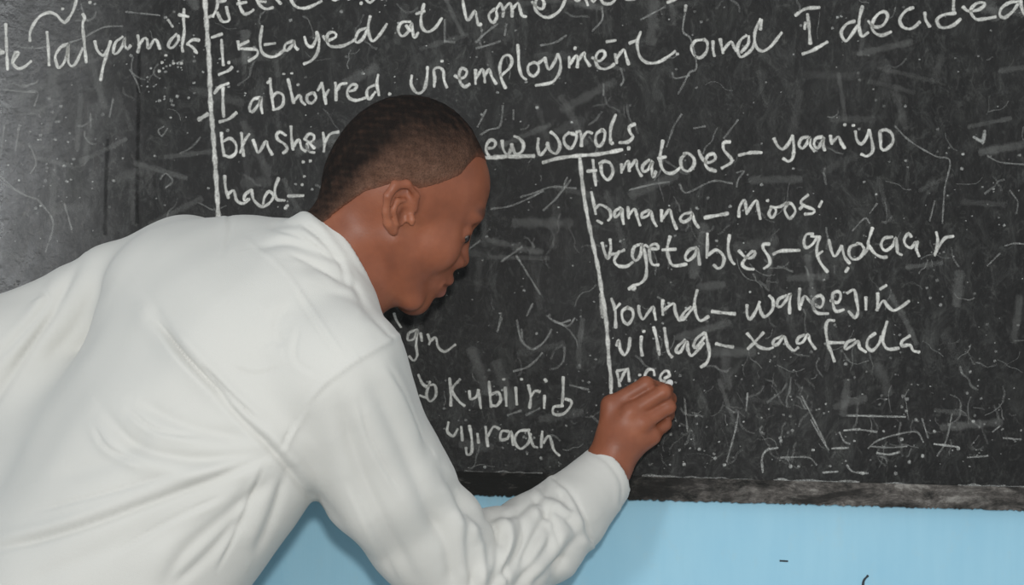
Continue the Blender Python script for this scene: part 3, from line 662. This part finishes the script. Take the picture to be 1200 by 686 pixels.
# ------------------------------------------------------------------ shirt
CUFF = unit(WR-ER); CUT = WP(713, 553, -.098)
LCUT = WL-unit(WL-EL)*.02
RSL = [WP(388, 440, -.355), WP(448, 560, -.305), WP(502, 630, -.265), WP(538, 678, -.238)]
RFA = [WP(538, 678, -.238), WP(585, 655, -.205), WP(632, 630, -.168), WP(668, 600, -.135), WP(690, 578, -.115), WP(735, 532, -.078)]
ST_T = [0, .035, .09, .16, .26, .38, .50, .62, .72]
ST_A = [.06, .100, .155, .190, .196, .190, .183, .178, .180]
ST_N = [.055, .075, .100, .122, .132, .135, .133, .131, .130]
TOP = WP(378, 308, -.27)
def shirt_sdf(p):
    q = p-TOP.astype(f32); t = -(q@S_AX.astype(f32)); x = q@A_AX.astype(f32); y = q@N_AX.astype(f32)
    bow = .012*np.sin(np.clip(t, 0, .7)/.7*np.pi)
    y = y-bow
    ra = np.interp(t, ST_T, ST_A).astype(f32); rb = np.interp(t, ST_T, ST_N).astype(f32)
    k0 = np.sqrt((x/ra)**2+(y/rb)**2); k1 = np.sqrt((x/ra**2)**2+(y/rb**2)**2)+1e-6
    d = k0*(k0-1)/k1; d = smax(d*.9, smax(-t-.01, t-.66, .01), .05)
    d = smin(d, chain(p, [SL, WP(290, 314, -.21), WP(345, 345, -.27), WP(378, 380, -.31), WP(402, 430, -.35)], [.060, .055, .054, .060, .070], .03), .05)
    d = smin(d, rcone(p, WP(205, 352, -.205), WP(300, 415, -.30), .088, .098), .05)
    sl = chain(p, RSL, [.085, .075, .062, .061], .02)
    d = smin(d, sl, .012)
    fa = chain(p, RFA, [.063, .060, .0555, .048, .041, .039], .015)
    fa = smax(fa, ((p-CUT.astype(f32))@CUFF.astype(f32)), .003)
    d = smin(d, fa, .022)
    ls = chain(p, [SL, WP(138, 340, -.135), WP(45, 393, -.12), EL, EL*.4+WL*.6, WL], [.066, .060, .056, .058, .046, .042], .008)
    ls = smax(ls, ((p-LCUT.astype(f32))@unit(WL-EL).astype(f32)), .003)
    d = smin(d, ls, .02)
    d = smin(d, chain(p, [WP(300, 320, -.20), WP(352, 316, -.245), CO-CN*.034], [.060, .054, .056], .02), .025)
    d = smin(d, rcone(p, WP(30, 430, -.14), WP(70, 620, -.18), .070, .095), .05)
    hh = (p-CO.astype(f32))@CN.astype(f32)
    d = smin(d, smax(core_sdf(p)-.006, np.maximum(hh+.012, ((p-CUT.astype(f32))@CUFF.astype(f32))+.03), .004), .006)
    # neck opening and cuff openings
    d = smax(d, -rcone(p, CO-CN*.010, CO+CN*.15, .0545, .070), .006)
    d = smax(d, -rcone(p, CUT-CUFF*.018, CUT+CUFF*.1, .0320, .0335), .002)
    u = unit(WL-EL); d = smax(d, -rcone(p, LCUT-u*.03, LCUT+u*.1, .034, .034), .002)
    # folded collar
    q = p-CO.astype(f32); h = q@CN.astype(f32); r = np.linalg.norm(q-h[:, None]*CN.astype(f32), axis=1)
    R = .0580+np.clip(-h, 0, .05)*.28
    col = smax(np.abs(r-R)-.0032, np.abs(h+.017)-.019, .003)
    d = smin(d, col, .005)
    return d
V, F = sdf_mesh(shirt_sdf, (-.98, -.56, .72), (.2, .02, 1.46), .003)
V = relax(V, F, 3, .5)
Nn = normals(V, F)
def uvp(V): k = FPX/(D+V[:, 1]); return np.stack([600+V[:, 0]*k, 343-(V[:, 2]-ZC)*k], 1)
PX = uvp(V); front = np.clip((-Nn[:, 1]+.15)*4, 0, 1)
disp = np.zeros(len(V))
def fold(pts, depth, wd, ridge=.6, side=1, taper=1):
    """crease of given depth (m) and half width (px) running through pts, with a soft ridge beside it"""
    global disp
    C = catmull(np.array(pts, float), 8.0); L = np.linspace(0, 1, len(C))
    lo, hi = C.min(0)-8*wd, C.max(0)+8*wd
    s = np.where((PX[:, 0] > lo[0]) & (PX[:, 0] < hi[0]) & (PX[:, 1] > lo[1]) & (PX[:, 1] < hi[1]) & (front > 0))[0]
    if not len(s): return
    P = PX[s]; best = np.full(len(s), 1e9); sg = np.zeros(len(s)); tt = np.zeros(len(s))
    for i in range(len(C)-1):
        ab = C[i+1]-C[i]; q = P-C[i]; t = np.clip(q@ab/(ab@ab+1e-9), 0, 1); r = q-t[:, None]*ab; d = np.linalg.norm(r, axis=1)
        m = d < best; best[m] = d[m]; sg[m] = np.sign(ab[0]*q[m, 1]-ab[1]*q[m, 0]); tt[m] = (L[i]+t[m]*(L[i+1]-L[i]))
    env = np.clip(np.minimum(tt, 1-tt)*5+.15, 0, 1) if taper else 1
    sd = best*sg*side
    e = -depth*np.exp(-(sd/wd)**2)+depth*ridge*np.exp(-((sd-2.4*wd)/(1.7*wd))**2)
    disp[s] += e*env*front[s]
# shirt back
fold([(175, 372), (235, 440), (279, 488), (320, 529), (369, 588)], .0065, 5, .8, -1)
fold([(319, 533), (250, 562), (170, 592), (80, 624), (-20, 648)], .0055, 5, .8, 1)
fold([(315, 528), (260, 538), (204, 536), (155, 520), (120, 480)], .005, 7, .8, -1)
fold([(290, 515), (220, 500), (160, 470)], .004, 8, .7, -1)
fold([(336, 556), (322, 600), (299, 650)], .004, 6, .7, 1)
fold([(325, 560), (270, 600), (215, 650), (190, 690)], .0045, 8, .8, 1)
fold([(200, 690), (240, 655), (290, 600)], .004, 7, .6, -1)
fold([(95, 305), (60, 370), (20, 430), (-30, 500)], .005, 6, .8, 1)
fold([(128, 320), (90, 380), (50, 430)], .003, 8, .6, 1)
fold([(48, 342), (58, 350), (44, 372), (0, 420)], .0035, 4, .5, 1)
fold([(170, 345), (205, 395), (262, 455)], .003, 7, .7, 1)
fold([(240, 440), (285, 480), (320, 505)], .003, 5, .6, 1)
fold([(340, 355), (322, 380), (326, 400), (318, 380)], .002, 6, .5, 1)
fold([(60, 560), (130, 540), (180, 500)], .003, 12, .5, 1)
fold([(20, 690), (110, 650), (200, 610)], .003, 12, .5, 1)
# yoke, neck
fold([(300, 290), (340, 285), (385, 300), (412, 306)], .003, 5, .7, 1)
fold([(310, 268), (350, 262), (385, 280)], .0025, 5, .6, 1)
fold([(350, 310), (390, 320), (425, 345)], .003, 6, .7, 1)
fold([(380, 340), (415, 352), (450, 385)], .0025, 6, .6, 1)
fold([(415, 328), (424, 350), (434, 368)], .0025, 4, .6, 1)
# sleeve
fold([(399, 470), (420, 545), (450, 615), (492, 690)], .005, 9, .7, 1)
fold([(430, 440), (470, 520), (500, 590), (520, 650)], .004, 10, .7, 1)
fold([(460, 410), (490, 470), (505, 540)], .003, 8, .6, 1)
fold([(516, 545), (538, 592), (548, 645), (556, 700)], .006, 6, .9, -1)
fold([(545, 590), (566, 640), (572, 690)], .005, 6, .8, 1)
fold([(572, 606), (584, 640), (574, 690)], .006, 6, .8, -1)
fold([(608, 668), (625, 632), (643, 594)], .005, 5, .9, 1)
fold([(590, 600), (606, 630), (596, 670)], .004, 6, .7, 1)
fold([(640, 690), (660, 650), (690, 620)], .004, 6, .8, -1)
fold([(622, 580), (640, 600), (640, 630)], .004, 5, .7, 1)
fold([(655, 575), (662, 592), (672, 600)], .0035, 4, .8, 1)
fold([(350, 560), (400, 620), (440, 675)], .003, 9, .6, -1)
# crisp little creases
for pts, dd in (([(255, 225), (270, 262), (262, 300)], .0012), ([(180, 372), (222, 425), (268, 470)], .003), ([(236, 430), (262, 455), (300, 492)], .003),
                ([(110, 500), (128, 526), (170, 545)], .0018), ([(150, 480), (185, 505), (235, 512)], .0018), ([(40, 600), (120, 580), (200, 556)], .0016), ([(130, 650), (200, 610), (262, 580)], .002),
                ([(310, 545), (285, 610), (255, 670)], .002), ([(420, 470), (436, 520), (470, 580)], .0016), ([(452, 430), (482, 480), (500, 520)], .0016), ([(410, 560), (440, 620), (470, 686)], .0018),
                ([(600, 640), (590, 665), (596, 690)], .002), ([(628, 596), (648, 612), (652, 640)], .002), ([(560, 600), (580, 622), (590, 650)], .002), ([(340, 300), (372, 312), (400, 330)], .0016),
                ([(322, 270), (352, 278), (384, 300)], .0016), ([(436, 372), (452, 392), (462, 402)], .0012), ([(70, 360), (40, 400), (10, 440)], .0018), ([(330, 430), (300, 440), (270, 430)], .0012), ([(350, 380), (345, 420), (372, 440)], .0010)):
    fold(pts, dd*1.25, 2.6, .5, 1)
fold([(350, 256), (378, 281), (398, 306), (408, 336)], .0022, 2.6, .6, -1)
for pts, dd, wd, sd in (([(560, 610), (600, 604), (640, 580)], .0035, 5, 1), ([(575, 690), (600, 655), (612, 625), (606, 600)], .005, 5, -1), ([(620, 690), (640, 668), (668, 652)], .0045, 5, 1),
                        ([(600, 690), (622, 665), (640, 640), (652, 606)], .0045, 5, 1), ([(632, 566), (640, 578), (660, 590)], .003, 4, 1), ([(646, 600), (660, 606), (676, 625)], .003, 4, -1),
                        ([(530, 560), (546, 600), (570, 620)], .004, 5, 1), ([(505, 600), (524, 640), (530, 690)], .004, 7, -1), ([(552, 690), (558, 660), (552, 630)], .004, 5, 1)):
    fold(pts, dd, wd, .8, sd)
el = np.exp(-((V-WP(600, 635, -.2))**2).sum(1)/.010); disp += el*(vnoise(V@np.stack([CUFF*14, unit(np.cross(CUFF, (0, 1, 0)))*26, np.array((0, 18, 0))], 1), 31)*.0022)
# cuff seam
fold([(650, 560), (672, 582), (692, 632)], .0026, 2.8, .9, 1, 0)
fold([(688, 527), (712, 542), (728, 566), (728, 592)], .0012, 2.2, .6, 1, 0)
# seams that stand proud
fold([(480, 388), (455, 400), (405, 430), (368, 466), (330, 532)], -.0030, 3.6, .0, 1)
fold([(395, 440), (360, 478), (326, 528)], .0025, 3.0, .0, 1)
fold([(285, 278), (330, 318), (364, 362), (404, 420)], -.0018, 3.2, .0, 1)
fold([(290, 284), (336, 326), (360, 366), (400, 424)], .0014, 2.6, .0, 1)
disp += (vnoise(V*5.5, 11)*.0022+vnoise((V@np.stack([S_AX*6, A_AX*16, N_AX*10], 1)), 12)*.0014)*np.clip(1.0-np.exp(-((V-CO)**2).sum(1)/.006)-np.exp(-((V-CUT)**2).sum(1)/.003), 0, 1)
hc = (V-CO)@CN; disp *= np.where(((V-CO)**2).sum(1) < .0144, np.clip((-hc-.002)/.02, 0, 1), 1)*(.45+.55*np.clip(-((V-CUT)@CUFF)/.03, 0, 1))
V = V+Nn*disp[:, None]
V[:, 1] = np.minimum(V[:, 1], -.016)
shirt = make_obj('shirt', V, F, M_SHIRT, teacher)
tag(shirt, 'loose creased white cotton shirt')

# ------------------------------------------------------------------ trousers and shoes (below the frame)
HIPS = {s: np.array((-.60, -.24+s*.075, .84)) for s in (-1, 1)}
KN = {-1: np.array((-.55, -.335, .47)), 1: np.array((-.57, -.145, .47))}
AN = {-1: np.array((-.62, -.345, .07)), 1: np.array((-.64, -.135, .07))}
def trousers_sdf(p):
    d = smax(rcone(p, (-.600, -.24, .83), (-.545, -.24, .93), .138, .128), p[:, 2]-.935, .01)
    for s in (-1, 1):
        l = chain(p, [HIPS[s], KN[s], AN[s]], [.100, .074, .062], .04)
        d = smin(d, l, .03)
    return smax(d, .055-p[:, 2], .004)
V, F = sdf_mesh(trousers_sdf, (-.82, -.46, .03), (-.40, -.02, .96), .007); V = relax(V, F, 3)
N = normals(V, F); V = V+N*(vnoise(V*np.array((9, 9, 5)), 21)*.003)[:, None]; V[:, 1] = np.minimum(V[:, 1], -.02)
make_obj('trousers', V, F, M_TROUSER, teacher)
for s in (-1, 1):
    a = AN[s]
    def shoe(p):
        d = ell(p, (a[0]+.02, a[1], .055), (.075, .042, .052))
        d = smin(d, ell(p, (a[0]+.12, a[1], .038), (.085, .046, .034)), .04)
        return smax(d, .014-p[:, 2], .003)
    def sole(p):
        d = smin(ell(p, (a[0]-.005, a[1], .010), (.060, .041, .06)), ell(p, (a[0]+.12, a[1], .010), (.090, .049, .06)), .05)
        return smax(smax(d, p[:, 2]-.018, .002), -p[:, 2]+.0, .002)
    lo, hi = (a[0]-.12, a[1]-.08, -.01), (a[0]+.25, a[1]+.08, .14)
    V, F = sdf_mesh(shoe, lo, hi, .005); sh = make_obj('shoe', relax(V, F, 2), F, M_SHOE, teacher)
    V, F = sdf_mesh(sole, lo, hi, .004); V[:, 2] = np.maximum(V[:, 2], 0); so = make_obj('sole', V, F, M_SOLE, sh)

# ------------------------------------------------------------------ the stick of chalk between his fingers
def stick():
    a, b = WP(767, 471, -.046), WP(786.5, 447, -.0165); ax = unit(b-a); u = unit(np.cross(ax, (0, 0, 1))); v = np.cross(ax, u)
    vs = []; fs = []; prof = [(0, .0), (0, .0040), (.001, .0046), (.5, .0047), (.93, .0047), (.985, .0036), (1, .0)]
    L = np.linalg.norm(b-a); n = 16
    for t, r in prof:
        t = t if t != .001 else .03
        for i in range(n):
            th = 2*math.pi*i/n; vs.append(a+ax*L*t+(u*math.cos(th)+v*math.sin(th))*max(r, .0002))
    for j in range(len(prof)-1):
        for i in range(n): fs.append([j*n+i, j*n+(i+1) % n, (j+1)*n+(i+1) % n, (j+1)*n+i])
    fs.append(list(range(n))[::-1]); fs.append([(len(prof)-1)*n+i for i in range(n)])
    return make_obj('chalk_stick', vs, fs, M_STICK)
tag(stick(), 'short white stick of chalk held in the man\'s right fingertips against the board', 'chalk')
